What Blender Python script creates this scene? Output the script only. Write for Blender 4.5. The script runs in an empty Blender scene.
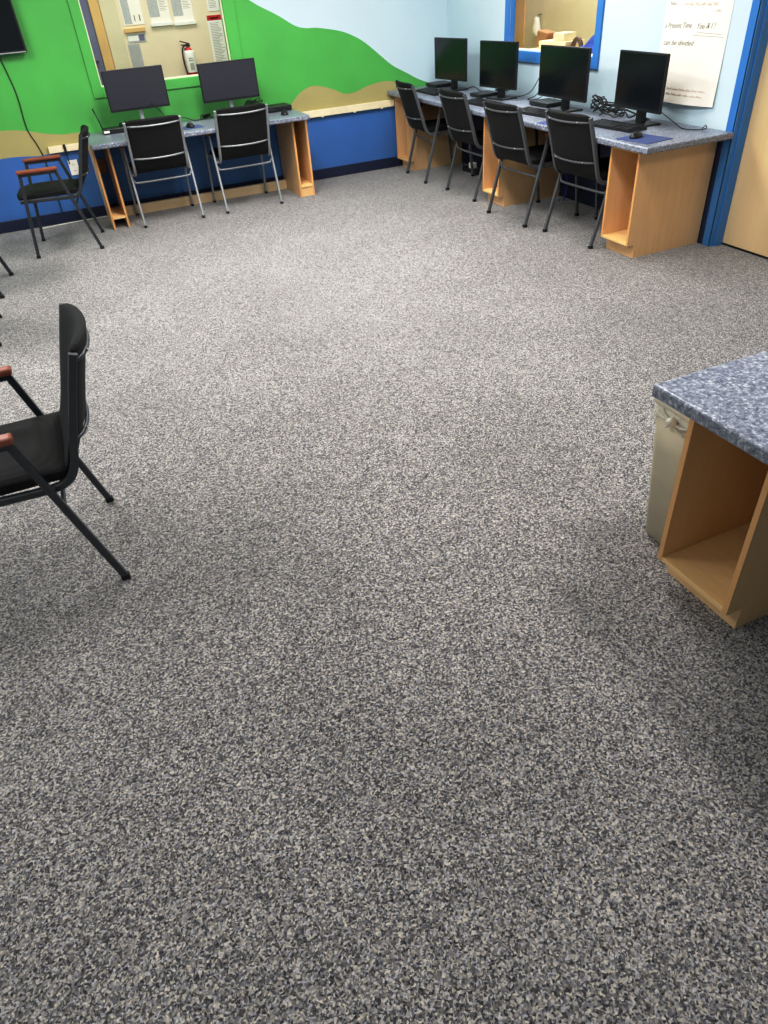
import bpy, bmesh, math, random
from mathutils import Vector, Matrix

random.seed(7)
COL = bpy.context.scene.collection
PI = math.pi

# ------------------------------------------------------------------ constants
R = 4.145      # right wall plane x
B = 7.795      # back wall plane y
LX = -3.2      # left wall
FY = -2.6      # wall behind the camera
CZ = 2.72      # ceiling

# ------------------------------------------------------------------ materials
def new_mat(name):
    m = bpy.data.materials.new(name)
    m.use_nodes = True
    nt = m.node_tree
    return m, nt, nt.nodes['Principled BSDF']

def lin(c):
    return tuple(((v / 255.0) / 12.92 if v / 255.0 <= 0.04045 else ((v / 255.0 + 0.055) / 1.055) ** 2.4) for v in c) + (1.0,)

def coords(nt, scale=(1, 1, 1)):
    tc = nt.nodes.new('ShaderNodeTexCoord')
    mp = nt.nodes.new('ShaderNodeMapping')
    mp.inputs['Scale'].default_value = scale
    nt.links.new(tc.outputs['Object'], mp.inputs['Vector'])
    return mp.outputs['Vector']

def noise(nt, vec, scale, detail=2.0, rough=0.5):
    n = nt.nodes.new('ShaderNodeTexNoise')
    n.inputs['Scale'].default_value = scale
    n.inputs['Detail'].default_value = detail
    n.inputs['Roughness'].default_value = rough
    nt.links.new(vec, n.inputs['Vector'])
    return n.outputs['Fac']

def ramp(nt, fac, stops, interp='LINEAR'):
    r = nt.nodes.new('ShaderNodeValToRGB')
    r.color_ramp.interpolation = interp
    e = r.color_ramp.elements
    while len(e) < len(stops):
        e.new(0.5)
    for el, (p, c) in zip(e, stops):
        el.position = p
        el.color = lin(c)
    nt.links.new(fac, r.inputs['Fac'])
    return r.outputs['Color']

def bump(nt, bsdf, height, strength=0.3, dist=0.002):
    b = nt.nodes.new('ShaderNodeBump')
    b.inputs['Strength'].default_value = strength
    b.inputs['Distance'].default_value = dist
    nt.links.new(height, b.inputs['Height'])
    nt.links.new(b.outputs['Normal'], bsdf.inputs['Normal'])

def mat_plain(name, c, rough=0.5, metal=0.0, var=0.06, scale=6.0, spec=0.5, bmp=0.0, bscale=200):
    m, nt, b = new_mat(name)
    v = coords(nt)
    f = noise(nt, v, scale, 3)
    lo = tuple(max(0, x * (1 - var)) for x in c)
    hi = tuple(min(255, x * (1 + var)) for x in c)
    nt.links.new(ramp(nt, f, [(0.3, lo), (0.7, hi)]), b.inputs['Base Color'])
    b.inputs['Roughness'].default_value = rough
    b.inputs['Metallic'].default_value = metal
    b.inputs['Specular IOR Level'].default_value = spec
    if bmp > 0:
        bump(nt, b, noise(nt, v, bscale, 2), bmp)
    return m

def mat_wood(name, base, dark, rough=0.42, scale=(9, 9, 0.8)):
    m, nt, b = new_mat(name)
    v = coords(nt, scale)
    n1 = noise(nt, v, 3.0, 5, 0.6)
    v2 = coords(nt, (1, 1, 1))
    n2 = noise(nt, v2, 2.2, 2)
    mx = nt.nodes.new('ShaderNodeMath'); mx.operation = 'MULTIPLY_ADD'
    mx.inputs[1].default_value = 0.6
    nt.links.new(n1, mx.inputs[0])
    m2 = nt.nodes.new('ShaderNodeMath'); m2.operation = 'MULTIPLY'; m2.inputs[1].default_value = 0.4
    nt.links.new(n2, m2.inputs[0]); nt.links.new(m2.outputs[0], mx.inputs[2])
    nt.links.new(ramp(nt, mx.outputs[0], [(0.33, dark), (0.66, base)]), b.inputs['Base Color'])
    b.inputs['Roughness'].default_value = rough
    bump(nt, b, n1, 0.05, 0.001)
    return m

def mat_carpet():
    m, nt, b = new_mat('carpet_loop_pile')
    v = coords(nt)
    vo = nt.nodes.new('ShaderNodeTexVoronoi'); vo.inputs['Scale'].default_value = 215.0
    nv = nt.nodes.new('ShaderNodeTexNoise'); nv.inputs['Scale'].default_value = 90.0; nv.inputs['Detail'].default_value = 2.0
    nt.links.new(v, nv.inputs['Vector'])
    dm = nt.nodes.new('ShaderNodeVectorMath'); dm.operation = 'MULTIPLY_ADD'; dm.inputs[1].default_value = (0.012, 0.012, 0.0)
    nt.links.new(nv.outputs['Color'], dm.inputs[0]); nt.links.new(v, dm.inputs[2])
    nt.links.new(dm.outputs[0], vo.inputs['Vector'])
    sp = nt.nodes.new('ShaderNodeSeparateColor'); nt.links.new(vo.outputs['Color'], sp.inputs[0])
    fn = noise(nt, v, 165.0, 3.0, 0.7)
    ma = nt.nodes.new('ShaderNodeMath'); ma.operation = 'MULTIPLY_ADD'; ma.inputs[1].default_value = 0.5
    mb = nt.nodes.new('ShaderNodeMath'); mb.operation = 'MULTIPLY'; mb.inputs[1].default_value = 0.5
    nt.links.new(fn, mb.inputs[0]); nt.links.new(sp.outputs[0], ma.inputs[0]); nt.links.new(mb.outputs[0], ma.inputs[2])
    f1 = ma.outputs[0]
    c1 = ramp(nt, f1, [(0.22, (44, 43, 45)), (0.36, (94, 93, 94)), (0.50, (142, 139, 137)), (0.64, (184, 180, 175)), (0.80, (230, 225, 218))])
    f2 = noise(nt, v, 80.0, 2.0)
    c2 = ramp(nt, f2, [(0.35, (218, 221, 236)), (0.65, (248, 243, 235))])
    mx = nt.nodes.new('ShaderNodeMixRGB'); mx.blend_type = 'MULTIPLY'; mx.inputs['Fac'].default_value = 1.0
    nt.links.new(c1, mx.inputs['Color1']); nt.links.new(c2, mx.inputs['Color2'])
    f3 = noise(nt, v, 1.6, 3.0)
    c3 = ramp(nt, f3, [(0.3, (236, 236, 236)), (0.7, (255, 255, 255))])
    mx2 = nt.nodes.new('ShaderNodeMixRGB'); mx2.blend_type = 'MULTIPLY'; mx2.inputs['Fac'].default_value = 1.0
    nt.links.new(mx.outputs['Color'], mx2.inputs['Color1']); nt.links.new(c3, mx2.inputs['Color2'])
    nt.links.new(mx2.outputs['Color'], b.inputs['Base Color'])
    b.inputs['Roughness'].default_value = 0.95
    b.inputs['Specular IOR Level'].default_value = 0.1
    b.inputs['Sheen Weight'].default_value = 0.5
    b.inputs['Sheen Roughness'].default_value = 0.4
    bump(nt, b, f1, 0.6, 0.004)
    return m

def mat_laminate():
    m, nt, b = new_mat('speckled_blue_laminate')
    v = coords(nt)
    f = noise(nt, v, 90.0, 4.0, 0.7)
    c = ramp(nt, f, [(0.32, (68, 72, 86)), (0.46, (114, 119, 134)), (0.56, (140, 145, 157)), (0.64, (184, 187, 194)), (0.74, (212, 214, 220))])
    nt.links.new(c, b.inputs['Base Color'])
    b.inputs['Roughness'].default_value = 0.32
    return m

def mat_fabric(name, c1, c2, scale=170.0):
    m, nt, b = new_mat(name)
    v = coords(nt)
    vo = nt.nodes.new('ShaderNodeTexVoronoi')
    vo.inputs['Scale'].default_value = scale
    vo.inputs['Randomness'].default_value = 0.1
    nt.links.new(v, vo.inputs['Vector'])
    nt.links.new(ramp(nt, vo.outputs['Distance'], [(0.1, c2), (0.6, c1)]), b.inputs['Base Color'])
    b.inputs['Roughness'].default_value = 0.8
    b.inputs['Specular IOR Level'].default_value = 0.3
    b.inputs['Sheen Weight'].default_value = 0.0
    bump(nt, b, vo.outputs['Distance'], 0.25, 0.002)
    return m

def mat_glass(name):
    m = bpy.data.materials.new(name); m.use_nodes = True
    nt = m.node_tree; nt.nodes.clear()
    out = nt.nodes.new('ShaderNodeOutputMaterial')
    tr = nt.nodes.new('ShaderNodeBsdfTransparent'); tr.inputs['Color'].default_value = (0.96, 0.97, 0.96, 1)
    gl = nt.nodes.new('ShaderNodeBsdfGlossy'); gl.inputs['Roughness'].default_value = 0.02
    lw = nt.nodes.new('ShaderNodeLayerWeight'); lw.inputs['Blend'].default_value = 0.5
    pw = nt.nodes.new('ShaderNodeMath'); pw.operation = 'POWER'; pw.inputs[1].default_value = 4.0
    nt.links.new(lw.outputs['Facing'], pw.inputs[0])
    fr = nt.nodes.new('ShaderNodeMath'); fr.operation = 'MULTIPLY_ADD'; fr.inputs[1].default_value = 0.5; fr.inputs[2].default_value = 0.015
    nt.links.new(pw.outputs[0], fr.inputs[0])
    mx = nt.nodes.new('ShaderNodeMixShader')
    nt.links.new(fr.outputs[0], mx.inputs[0]); nt.links.new(tr.outputs[0], mx.inputs[1])
    nt.links.new(gl.outputs[0], mx.inputs[2]); nt.links.new(mx.outputs[0], out.inputs['Surface'])
    return m

M = {}
M['carpet'] = mat_carpet()
M['laminate'] = mat_laminate()
M['sky'] = mat_plain('pale_blue_paint', (198, 217, 226), 0.55, var=0.012, scale=2)
M['green'] = mat_plain('green_paint', (84, 170, 82), 0.5, var=0.03, scale=3)
M['sand'] = mat_plain('sand_paint', (168, 158, 108), 0.5, var=0.02, scale=3)
M['blue'] = mat_plain('blue_paint', (56, 106, 172), 0.5, var=0.03, scale=3)
M['shadewall'] = mat_plain('blue_paint_in_shade', (34, 44, 78), 0.5, var=0.03, scale=3)  # lower right wall: shade under the worktop put into the colour
M['navy'] = mat_plain('navy_vinyl_baseboard', (20, 29, 56), 0.45, var=0.05)
M['trimblue'] = mat_plain('bright_blue_trim_paint', (56, 124, 190), 0.4, var=0.03, scale=4)
M['white'] = mat_plain('white_paint', (235, 234, 230), 0.6, var=0.01)
M['ceiling'] = mat_plain('ceiling_tile', (232, 231, 226), 0.8, var=0.02, scale=20)
M['cream'] = mat_plain('cream_wood_ledger', (232, 217, 184), 0.5, var=0.04, scale=12)
M['hall'] = mat_plain('beige_hall_paint', (226, 210, 184), 0.6, var=0.012)
M['tan'] = mat_plain('tan_paint', (210, 200, 174), 0.6, var=0.015)
M['maple'] = mat_wood('maple_panel', (228, 188, 138), (218, 174, 122))
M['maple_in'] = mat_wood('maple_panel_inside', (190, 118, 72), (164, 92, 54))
M['shelf'] = mat_wood('pale_maple_shelf', (242, 206, 150), (230, 188, 128), scale=(9, 0.9, 9))
M['edge'] = mat_wood('maple_edge_band', (224, 172, 112), (212, 158, 98))
M['pine'] = mat_wood('raw_pine_plank', (232, 206, 164), (216, 184, 138), scale=(0.8, 9, 9))
M['door'] = mat_wood('veneer_door', (222, 196, 154), (212, 184, 140), scale=(5, 5, 0.5))
M['arm'] = mat_wood('red_stained_arm', (146, 78, 54), (112, 54, 36), scale=(20, 2, 20))
M['fabric'] = mat_fabric('black_woven_upholstery', (12, 12, 13), (36, 36, 37))
M['frame_dark'] = mat_plain('charcoal_tube', (58, 61, 66), 0.38, metal=0.35, var=0.05, scale=30)
M['frame_silver'] = mat_plain('silver_tube', (150, 153, 156), 0.42, metal=0.35, var=0.04, scale=30)
M['frame_grey'] = mat_plain('grey_tube', (84, 86, 90), 0.5, metal=0.15, var=0.04, scale=30)
M['rubber'] = mat_plain('black_rubber', (18, 18, 19), 0.7)
M['blackplastic'] = mat_plain('black_plastic', (17, 18, 20), 0.42, var=0.05, scale=20)
M['greyplastic'] = mat_plain('dark_grey_plastic', (46, 48, 54), 0.4, var=0.05)
M['screen'] = mat_plain('dark_screen_glass', (14, 17, 21), 0.16, var=0.02, scale=2)
M['screen_reflect'] = mat_plain('grey_reflection_screen', (46, 46, 56), 0.38, var=0.02, scale=2)  # dark screens with their grey reflection painted into the base colour
M['silver'] = mat_plain('silver_plastic', (190, 192, 194), 0.3, metal=0.5, var=0.03)
M['keys'] = mat_plain('black_keycaps', (30, 31, 34), 0.5)
M['padblue'] = mat_plain('blue_mouse_pad', (62, 76, 120), 0.7, var=0.05, scale=30)
M['paper'] = mat_plain('cream_paper', (240, 233, 220), 0.75, var=0.01)
M['sheet'] = mat_plain('white_paper', (236, 234, 226), 0.7, var=0.01)
M['sheetgrey'] = mat_plain('grey_print', (176, 176, 178), 0.7, var=0.05, scale=40)
M['ink'] = mat_plain('black_ink', (112, 108, 104), 0.8)
M['inklight'] = mat_plain('grey_ink', (176, 172, 166), 0.8)
M['redink'] = mat_plain('faded_red_ink', (226, 202, 190), 0.8)
M['red'] = mat_plain('red_enamel', (188, 36, 36), 0.35)
M['white_plastic'] = mat_plain('white_plastic', (232, 230, 222), 0.4, var=0.02)
M['bin'] = mat_plain('taupe_bin_plastic', (166, 156, 134), 0.45, var=0.03, scale=8)
M['binrim'] = mat_plain('ivory_bin_rim', (238, 228, 206), 0.4, var=0.03)
M['bag'] = mat_plain('clear_bag_film', (214, 208, 194), 0.25, var=0.06, scale=60)
M['kraft'] = mat_plain('kraft_cardboard', (150, 108, 74), 0.7)
M['creambox'] = mat_plain('cream_card', (232, 218, 184), 0.6)
M['cloth'] = mat_plain('blue_cloth', (44, 70, 160), 0.8, var=0.15, scale=25)
M['brownstuff'] = mat_plain('dark_brown_vinyl', (92, 62, 54), 0.5)
M['greystuff'] = mat_plain('grey_felt', (92, 92, 98), 0.7)
M['purple'] = mat_plain('slate_door_paint', (112, 112, 140), 0.5, var=0.04)
M['glass'] = mat_glass('window_glass')
M['brass'] = mat_plain('tan_wood_trim', (212, 176, 118), 0.5, var=0.03)

# ------------------------------------------------------------------ mesh helpers
def bm_new():
    return bmesh.new()

def add_box(bm, lo, hi, bev=0.0, seg=2, mi=0):
    x0, y0, z0 = lo; x1, y1, z1 = hi
    vs = [bm.verts.new(p) for p in ((x0, y0, z0), (x1, y0, z0), (x1, y1, z0), (x0, y1, z0), (x0, y0, z1), (x1, y0, z1), (x1, y1, z1), (x0, y1, z1))]
    fs = [bm.faces.new([vs[i] for i in q]) for q in ((3, 2, 1, 0), (4, 5, 6, 7), (0, 1, 5, 4), (1, 2, 6, 5), (2, 3, 7, 6), (3, 0, 4, 7))]
    for f in fs:
        f.material_index = mi
    if bev > 0:
        es = list({e for f in fs for e in f.edges})
        bmesh.ops.bevel(bm, geom=es, offset=bev, segments=seg, affect='EDGES', profile=0.5)
    return vs

def add_prism(bm, pts, axis, a, b):
    """pts 2-D polygon extruded along axis ('x','y','z') from a to b"""
    def p3(p, t):
        return {'x': (t, p[0], p[1]), 'y': (p[0], t, p[1]), 'z': (p[0], p[1], t)}[axis]
    v0 = [bm.verts.new(p3(p, a)) for p in pts]
    v1 = [bm.verts.new(p3(p, b)) for p in pts]
    n = len(pts)
    bm.faces.new(v0[::-1]); bm.faces.new(v1)
    for i in range(n):
        bm.faces.new((v0[i], v0[(i + 1) % n], v1[(i + 1) % n], v1[i]))

def smooth_path(pts, sub=6):
    P = [Vector(p) for p in pts]
    if len(P) < 3:
        return P
    out = []
    for i in range(len(P) - 1):
        p0 = P[max(i - 1, 0)]; p1 = P[i]; p2 = P[i + 1]; p3 = P[min(i + 2, len(P) - 1)]
        for k in range(sub):
            t = k / sub
            out.append(0.5 * ((2 * p1) + (p2 - p0) * t + (2 * p0 - 5 * p1 + 4 * p2 - p3) * t * t + (3 * p1 - p0 - 3 * p2 + p3) * t ** 3))
    out.append(P[-1])
    return out

def add_tube(bm, pts, r, n=8, ry=None, square=False, smooth=True):
    """swept tube through the points; r half width, ry half height for square sections"""
    P = [Vector(p) for p in pts]
    ry = r if ry is None else ry
    T = []
    for i in range(len(P)):
        a = P[max(i - 1, 0)]; b = P[min(i + 1, len(P) - 1)]
        T.append((b - a).normalized())
    up = Vector((1, 0, 0)) if abs(T[0].x) < 0.8 else Vector((0, 0, 1))
    nrm = (up - T[0] * up.dot(T[0])).normalized()
    rings = []
    for i, p in enumerate(P):
        nrm = (nrm - T[i] * nrm.dot(T[i]))
        nrm = nrm.normalized() if nrm.length > 1e-6 else T[i].orthogonal().normalized()
        bn = T[i].cross(nrm)
        ring = []
        if square:
            c = 0.28
            sec = []
            for sx, sy in ((1, 1), (-1, 1), (-1, -1), (1, -1)):
                a_ = (sx * r, sy * ry * (1 - c)); b_ = (sx * r * (1 - c), sy * ry)
                sec += [a_, b_] if sx * sy > 0 else [b_, a_]
        else:
            sec = [(math.cos(2 * PI * k / n) * r, math.sin(2 * PI * k / n) * ry) for k in range(n)]
        # mitre at bends
        k = 1.0
        if 0 < i < len(P) - 1:
            d1 = (P[i] - P[i - 1]).normalized(); d2 = (P[i + 1] - P[i]).normalized()
            cs = max(0.5, math.cos(d1.angle(d2) / 2))
            k = 1.0 / cs
        for sx, sy in sec:
            ring.append(bm.verts.new(p + nrm * sx + bn * sy * (k if square else 1)))
        rings.append(ring)
    m = len(rings[0])
    for a, b in zip(rings[:-1], rings[1:]):
        for j in range(m):
            f = bm.faces.new((a[j], a[(j + 1) % m], b[(j + 1) % m], b[j]))
            f.smooth = smooth and not square
    bm.faces.new(rings[0][::-1]); bm.faces.new(rings[-1])

def add_lathe(bm, prof, c, n=24, sx=1.0, sy=1.0):
    rings = []
    for r, z in prof:
        rings.append([bm.verts.new((c[0] + r * sx * math.cos(2 * PI * k / n), c[1] + r * sy * math.sin(2 * PI * k / n), c[2] + z)) for k in range(n)])
    for a, b in zip(rings[:-1], rings[1:]):
        for j in range(n):
            f = bm.faces.new((a[j], a[(j + 1) % n], b[(j + 1) % n], b[j])); f.smooth = True
    bm.faces.new(rings[0][::-1]); bm.faces.new(rings[-1])

def add_quad(bm, pts, mi=0):
    f = bm.faces.new([bm.verts.new(p) for p in pts]); f.material_index = mi
    return f

def link(name, bm, mats, parent=None, M4=None):
    me = bpy.data.meshes.new(name)
    if M4 is not None:
        bm.transform(M4)
    bmesh.ops.recalc_face_normals(bm, faces=bm.faces)
    bm.to_mesh(me); bm.free()
    for m in (mats if isinstance(mats, (list, tuple)) else [mats]):
        me.materials.append(M[m])
    o = bpy.data.objects.new(name, me)
    COL.objects.link(o)
    if parent is not None:
        o.parent = parent
    return o

def struct(name, bm, mats, parent=None):
    o = link(name, bm, mats, parent)
    if parent is None:
        o['kind'] = 'structure'
    return o

def sroot(name, loc):
    o = bpy.data.objects.new(name, None); COL.objects.link(o)
    o.location = loc; o.empty_display_size = 0.05; o['kind'] = 'structure'
    return o

def thing(name, label, cat, loc=(0, 0, 0), rz=0.0, group=None):
    o = bpy.data.objects.new(name, None); COL.objects.link(o)
    o.location = loc; o.rotation_euler = (0, 0, rz); o.empty_display_size = 0.05
    o['label'] = label; o['category'] = cat
    if group: o['group'] = group
    return o

def tag(o, label, cat, group=None):
    o['label'] = label; o['category'] = cat
    if group: o['group'] = group
    return o

def dup(root, loc, rz, label, group=None, swap=None):
    r = root.copy(); COL.objects.link(r)
    r.location = loc; r.rotation_euler = (0, 0, rz); r['label'] = label
    if group: r['group'] = group
    for ch in list(root.children):
        c = ch.copy(); COL.objects.link(c); c.parent = r
        if swap and c.data.materials and c.data.materials[0] == M[swap[0]]:
            c.material_slots[0].link = 'OBJECT'; c.material_slots[0].material = M[swap[1]]
        for g in list(ch.children):
            d = g.copy(); COL.objects.link(d); d.parent = c
    return r

def box(name, lo, hi, mat, parent=None, bev=0.0, seg=2):
    bm = bm_new(); add_box(bm, lo, hi, bev, seg)
    return link(name, bm, mat, parent)

def interp(tab, x):
    if x <= tab[0][0]: return tab[0][1]
    for (x0, y0), (x1, y1) in zip(tab[:-1], tab[1:]):
        if x <= x1:
            t = (x - x0) / (x1 - x0)
            return y0 + (y1 - y0) * t
    return tab[-1][1]

def smooth_tab(tab, n=10):
    out = []
    P = [Vector((a, b, 0)) for a, b in tab]
    for p in smooth_path(P, n):
        if not out or p.x > out[-1][0] + 1e-5:
            out.append((p.x, p.y))
    return out

# ------------------------------------------------------------------ room shell
bm = bm_new(); add_quad(bm, ((LX - 0.2, FY - 0.2, 0), (R + 0.12, FY - 0.2, 0), (R + 0.12, B + 0.1, 0), (LX - 0.2, B + 0.1, 0)))
struct('floor', bm, 'carpet')
bm = bm_new(); add_box(bm, (LX - 0.1, FY - 0.1, CZ), (R + 0.12, B + 0.1, CZ + 0.1))
struct('ceiling', bm, 'ceiling')

# back wall with painted mural (green hill, sand, blue water under a pale sky)
GT = smooth_tab([(LX, 2.3), (-1.5, 2.32), (0.5, 2.3), (1.3, 2.12), (1.75, 1.84), (2.088, 1.60), (2.328, 1.474), (2.492, 1.378), (2.6, 1.350), (2.724, 1.342), (2.949, 1.298), (3.09, 1.245), (3.207, 1.18), (3.363, 1.061), (3.492, 0.962), (3.638, 0.886), (3.81, 0.800), (3.988, 0.744), (R, 0.735)])
ST = smooth_tab([(LX, 0.86), (-1.0, 0.85), (-0.367, 0.833), (-0.165, 0.808), (-0.008, 0.768), (0.14, 0.742), (0.273, 0.740), (0.6, 0.70), (1.5, 0.69), (2.25, 0.69), (2.338, 0.724), (2.461, 0.822), (2.596, 0.868), (2.734, 0.845), (2.839, 0.808), (2.944, 0.763), (3.057, 0.767), (3.23, 0.811), (3.403, 0.829), (3.517, 0.808), (3.7, 0.75), (3.9, 0.7), (R, 0.66)])
BT = smooth_tab([(LX, 0.58), (-1.2, 0.60), (-0.449, 0.614), (-0.28, 0.611), (-0.10, 0.595), (0.1, 0.60), (R, 0.60)])
WH = (0.585, 1.822, 1.068, 2.02)      # window hole in the back wall: x0 x1 z0 z1
bm = bm_new()
xs = [LX + (R - LX) * i / 260 for i in range(261)] + [WH[0], WH[1]]
xs = sorted(set(xs))
for xa, xb in zip(xs[:-1], xs[1:]):
    hole = xa >= WH[0] - 1e-6 and xb <= WH[1] + 1e-6
    def lv(x):
        b, s, g = interp(BT, x), interp(ST, x), interp(GT, x)
        s = max(s, b); g = max(g, s)
        return [0.0, b, s, g, CZ]
    A, Bv = lv(xa), lv(xb)
    for k in range(4):
        for lo, hi in (((-1, WH[2]), (WH[3], 9)) if hole else ((-1, 9),)):
            a0, a1 = min(max(A[k], lo), hi), min(max(A[k + 1], lo), hi)
            b0, b1 = min(max(Bv[k], lo), hi), min(max(Bv[k + 1], lo), hi)
            if a1 - a0 < 1e-5 and b1 - b0 < 1e-5:
                continue
            pts = [(xa, B, a0), (xb, B, b0)]
            if b1 - b0 > 1e-5: pts.append((xb, B, b1))
            if a1 - a0 > 1e-5: pts.append((xa, B, a1))
            if len(pts) >= 3:
                add_quad(bm, pts, k)
# reveal of the window hole
for p in (((WH[0], B, WH[2]), (WH[1], B, WH[2]), (WH[1], B + 0.12, WH[2]), (WH[0], B + 0.12, WH[2])),
          ((WH[0], B, WH[3]), (WH[0], B + 0.12, WH[3]), (WH[1], B + 0.12, WH[3]), (WH[1], B, WH[3])),
          ((WH[0], B, WH[2]), (WH[0], B + 0.12, WH[2]), (WH[0], B + 0.12, WH[3]), (WH[0], B, WH[3])),
          ((WH[1], B, WH[2]), (WH[1], B, WH[3]), (WH[1], B + 0.12, WH[3]), (WH[1], B + 0.12, WH[2]))):
    add_quad(bm, p, 2)
bmesh.ops.remove_doubles(bm, verts=bm.verts, dist=1e-5)
struct('wall_back', bm, ['blue', 'sand', 'green', 'sky'])

# right wall, with the window hole and the door opening
VW = (5.335, 6.585, 1.085, 2.02)     # y0 y1 z0 z1
DO = (2.86, 3.79, 2.09)              # door opening y0 y1 top
bm = bm_new()
ys = sorted({FY, DO[0], DO[1], VW[0], VW[1], B})
zs = sorted({0.0, 0.68, VW[2], VW[3], DO[2], CZ})
for ya, yb in zip(ys[:-1], ys[1:]):
    for za, zb in zip(zs[:-1], zs[1:]):
        if ya >= VW[0] and yb <= VW[1] and za >= VW[2] and zb <= VW[3]: continue
        if ya >= DO[0] and yb <= DO[1] and zb <= DO[2]: continue
        add_quad(bm, ((R, ya, za), (R, yb, za), (R, yb, zb), (R, ya, zb)), 1 if zb <= 0.681 else 0)
d = 0.05
for (y0, y1, z0, z1) in ((VW[0], VW[1], VW[2], VW[3]),):
    add_quad(bm, ((R, y0, z0), (R, y1, z0), (R + d, y1, z0), (R + d, y0, z0)), 2)
    add_quad(bm, ((R, y0, z1), (R, y1, z1), (R + d, y1, z1), (R + d, y0, z1)), 2)
    add_quad(bm, ((R, y0, z0), (R + d, y0, z0), (R + d, y0, z1), (R, y0, z1)), 2)
    add_quad(bm, ((R, y1, z0), (R + d, y1, z0), (R + d, y1, z1), (R, y1, z1)), 2)
struct('wall_right', bm, ['sky', 'shadewall', 'trimblue'])
bm = bm_new(); add_box(bm, (LX - 0.1, FY, 0), (LX, B, CZ)); struct('wall_left', bm, 'sky')
bm = bm_new(); add_box(bm, (LX - 0.1, FY - 0.1, 0), (R + 0.12, FY, CZ)); struct('wall_front', bm, 'sky')

# baseboards
bm = bm_new(); add_box(bm, (LX, B - 0.012, 0), (R, B - 0.0005, 0.10), 0.003); struct('baseboard_back', bm, 'navy')
bm = bm_new(); add_box(bm, (R - 0.010, DO[1] + 0.075, 0), (R - 0.0005, B - 0.013, 0.10), 0.003); struct('baseboard_right', bm, 'navy')

# pale ledger strips that carry the worktops along the back wall
def ledger(name, x0, x1, z0, z1, marks):
    bm = bm_new(); add_box(bm, (x0, B - 0.042, z0), (x1, B - 0.001, z1), 0.003)
    o = struct(name, bm, 'cream')
    for mx in marks:
        bm = bm_new(); add_box(bm, (mx - 0.012, B - 0.047, z0 - 0.008), (mx + 0.012, B - 0.0425, z0 + 0.028), 0.002)
        link('bracket', bm, 'cream', o)
    return o
ledger('trim_1', 2.305, 3.478, 0.595, 0.656, (2.66, 3.02, 3.33))
ledger('trim_2', -0.022, 0.312, 0.606, 0.660, ())

# window in the back wall: green casing, thin pale bead, pane
w = sroot('window_1', (0, 0, 0))
bm = bm_new()
ox0, ox1, oz0, oz1 = 0.50, 1.93, 0.988, 2.10
for lo, hi in (((ox0, B - 0.018, oz0), (WH[0], B - 0.001, oz1)), ((WH[1], B - 0.018, oz0), (ox1, B - 0.001, oz1)),
               ((WH[0], B - 0.018, oz0), (WH[1], B - 0.001, WH[2])), ((WH[0], B - 0.018, WH[3]), (WH[1], B - 0.001, oz1))):
    add_box(bm, lo, hi, 0.004)
link('window_frame', bm, 'green', w)
bm = bm_new()
for lo, hi in (((WH[0], B + 0.02, WH[2]), (WH[0] + 0.012, B + 0.035, WH[3])), ((WH[1] - 0.012, B + 0.02, WH[2]), (WH[1], B + 0.035, WH[3])),
               ((WH[0] + 0.012, B + 0.02, WH[2]), (WH[1] - 0.012, B + 0.035, WH[2] + 0.012)), ((WH[0] + 0.012, B + 0.02, WH[3] - 0.012), (WH[1] - 0.012, B + 0.035, WH[3]))):
    add_box(bm, lo, hi)
link('glazing_bead', bm, 'binrim', w)
bm = bm_new(); add_box(bm, (WH[0] + 0.002, B + 0.036, WH[2] + 0.002), (WH[1] - 0.002, B + 0.042, WH[3] - 0.002)); link('pane', bm, 'glass', w)

# window in the right wall: blue casing, white sill line, pane
w = sroot('window_2', (0, 0, 0))
bm = bm_new()
oy0, oy1, oz0 = 5.265, 6.655, 1.003
for lo, hi in (((R - 0.018, oy0, oz0), (R - 0.001, VW[0], 2.1)), ((R - 0.018, VW[1], oz0), (R - 0.001, oy1, 2.1)),
               ((R - 0.018, VW[0], oz0), (R - 0.001, VW[1], VW[2])), ((R - 0.018, VW[0], VW[3]), (R - 0.001, VW[1], 2.1))):
    add_box(bm, lo, hi, 0.004)
link('window_frame', bm, 'trimblue', w)
bm = bm_new()
add_box(bm, (R + 0.018, VW[0] + 0.001, VW[2]), (R + 0.03, VW[1] - 0.001, VW[2] + 0.014))
link('glazing_bead', bm, 'white', w)
bm = bm_new(); add_box(bm, (R + 0.031, VW[0] + 0.002, VW[2] + 0.002), (R + 0.037, VW[1] - 0.002, VW[3] - 0.002)); link('pane', bm, 'glass', w)

# blue door frame and veneer door in the right wall
dr = sroot('door_1', (R, 3.3, 0))
def rel(lo, hi, c):
    return tuple(a - b for a, b in zip(lo, c)), tuple(a - b for a, b in zip(hi, c))
c = (R, 3.3, 0)
bm = bm_new()
for lo, hi in (((R - 0.012, DO[1], 0.001), (R - 0.0005, DO[1] + 0.072, DO[2] + 0.072)), ((R - 0.012, DO[0] - 0.072, 0.001), (R - 0.0005, DO[0], DO[2] + 0.072)),
               ((R - 0.012, DO[0], DO[2]), (R - 0.0005, DO[1], DO[2] + 0.072))):
    add_box(bm, *rel(lo, hi, c), 0.003)
for lo, hi in (((R - 0.012, DO[1] - 0.002, 0.001), (R + 0.14, DO[1] + 0.012, DO[2])), ((R - 0.012, DO[0] - 0.012, 0.001), (R + 0.14, DO[0] + 0.002, DO[2])), ((R - 0.012, DO[0], DO[2] - 0.002), (R + 0.14, DO[1], DO[2] + 0.012)),
               ((R - 0.012 + 0.04, DO[1] - 0.012, 0.001), (R + 0.095, DO[1] - 0.002, DO[2] - 0.002))):
    add_box(bm, *rel(lo, hi, c))
link('door_frame', bm, 'trimblue', dr)
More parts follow.
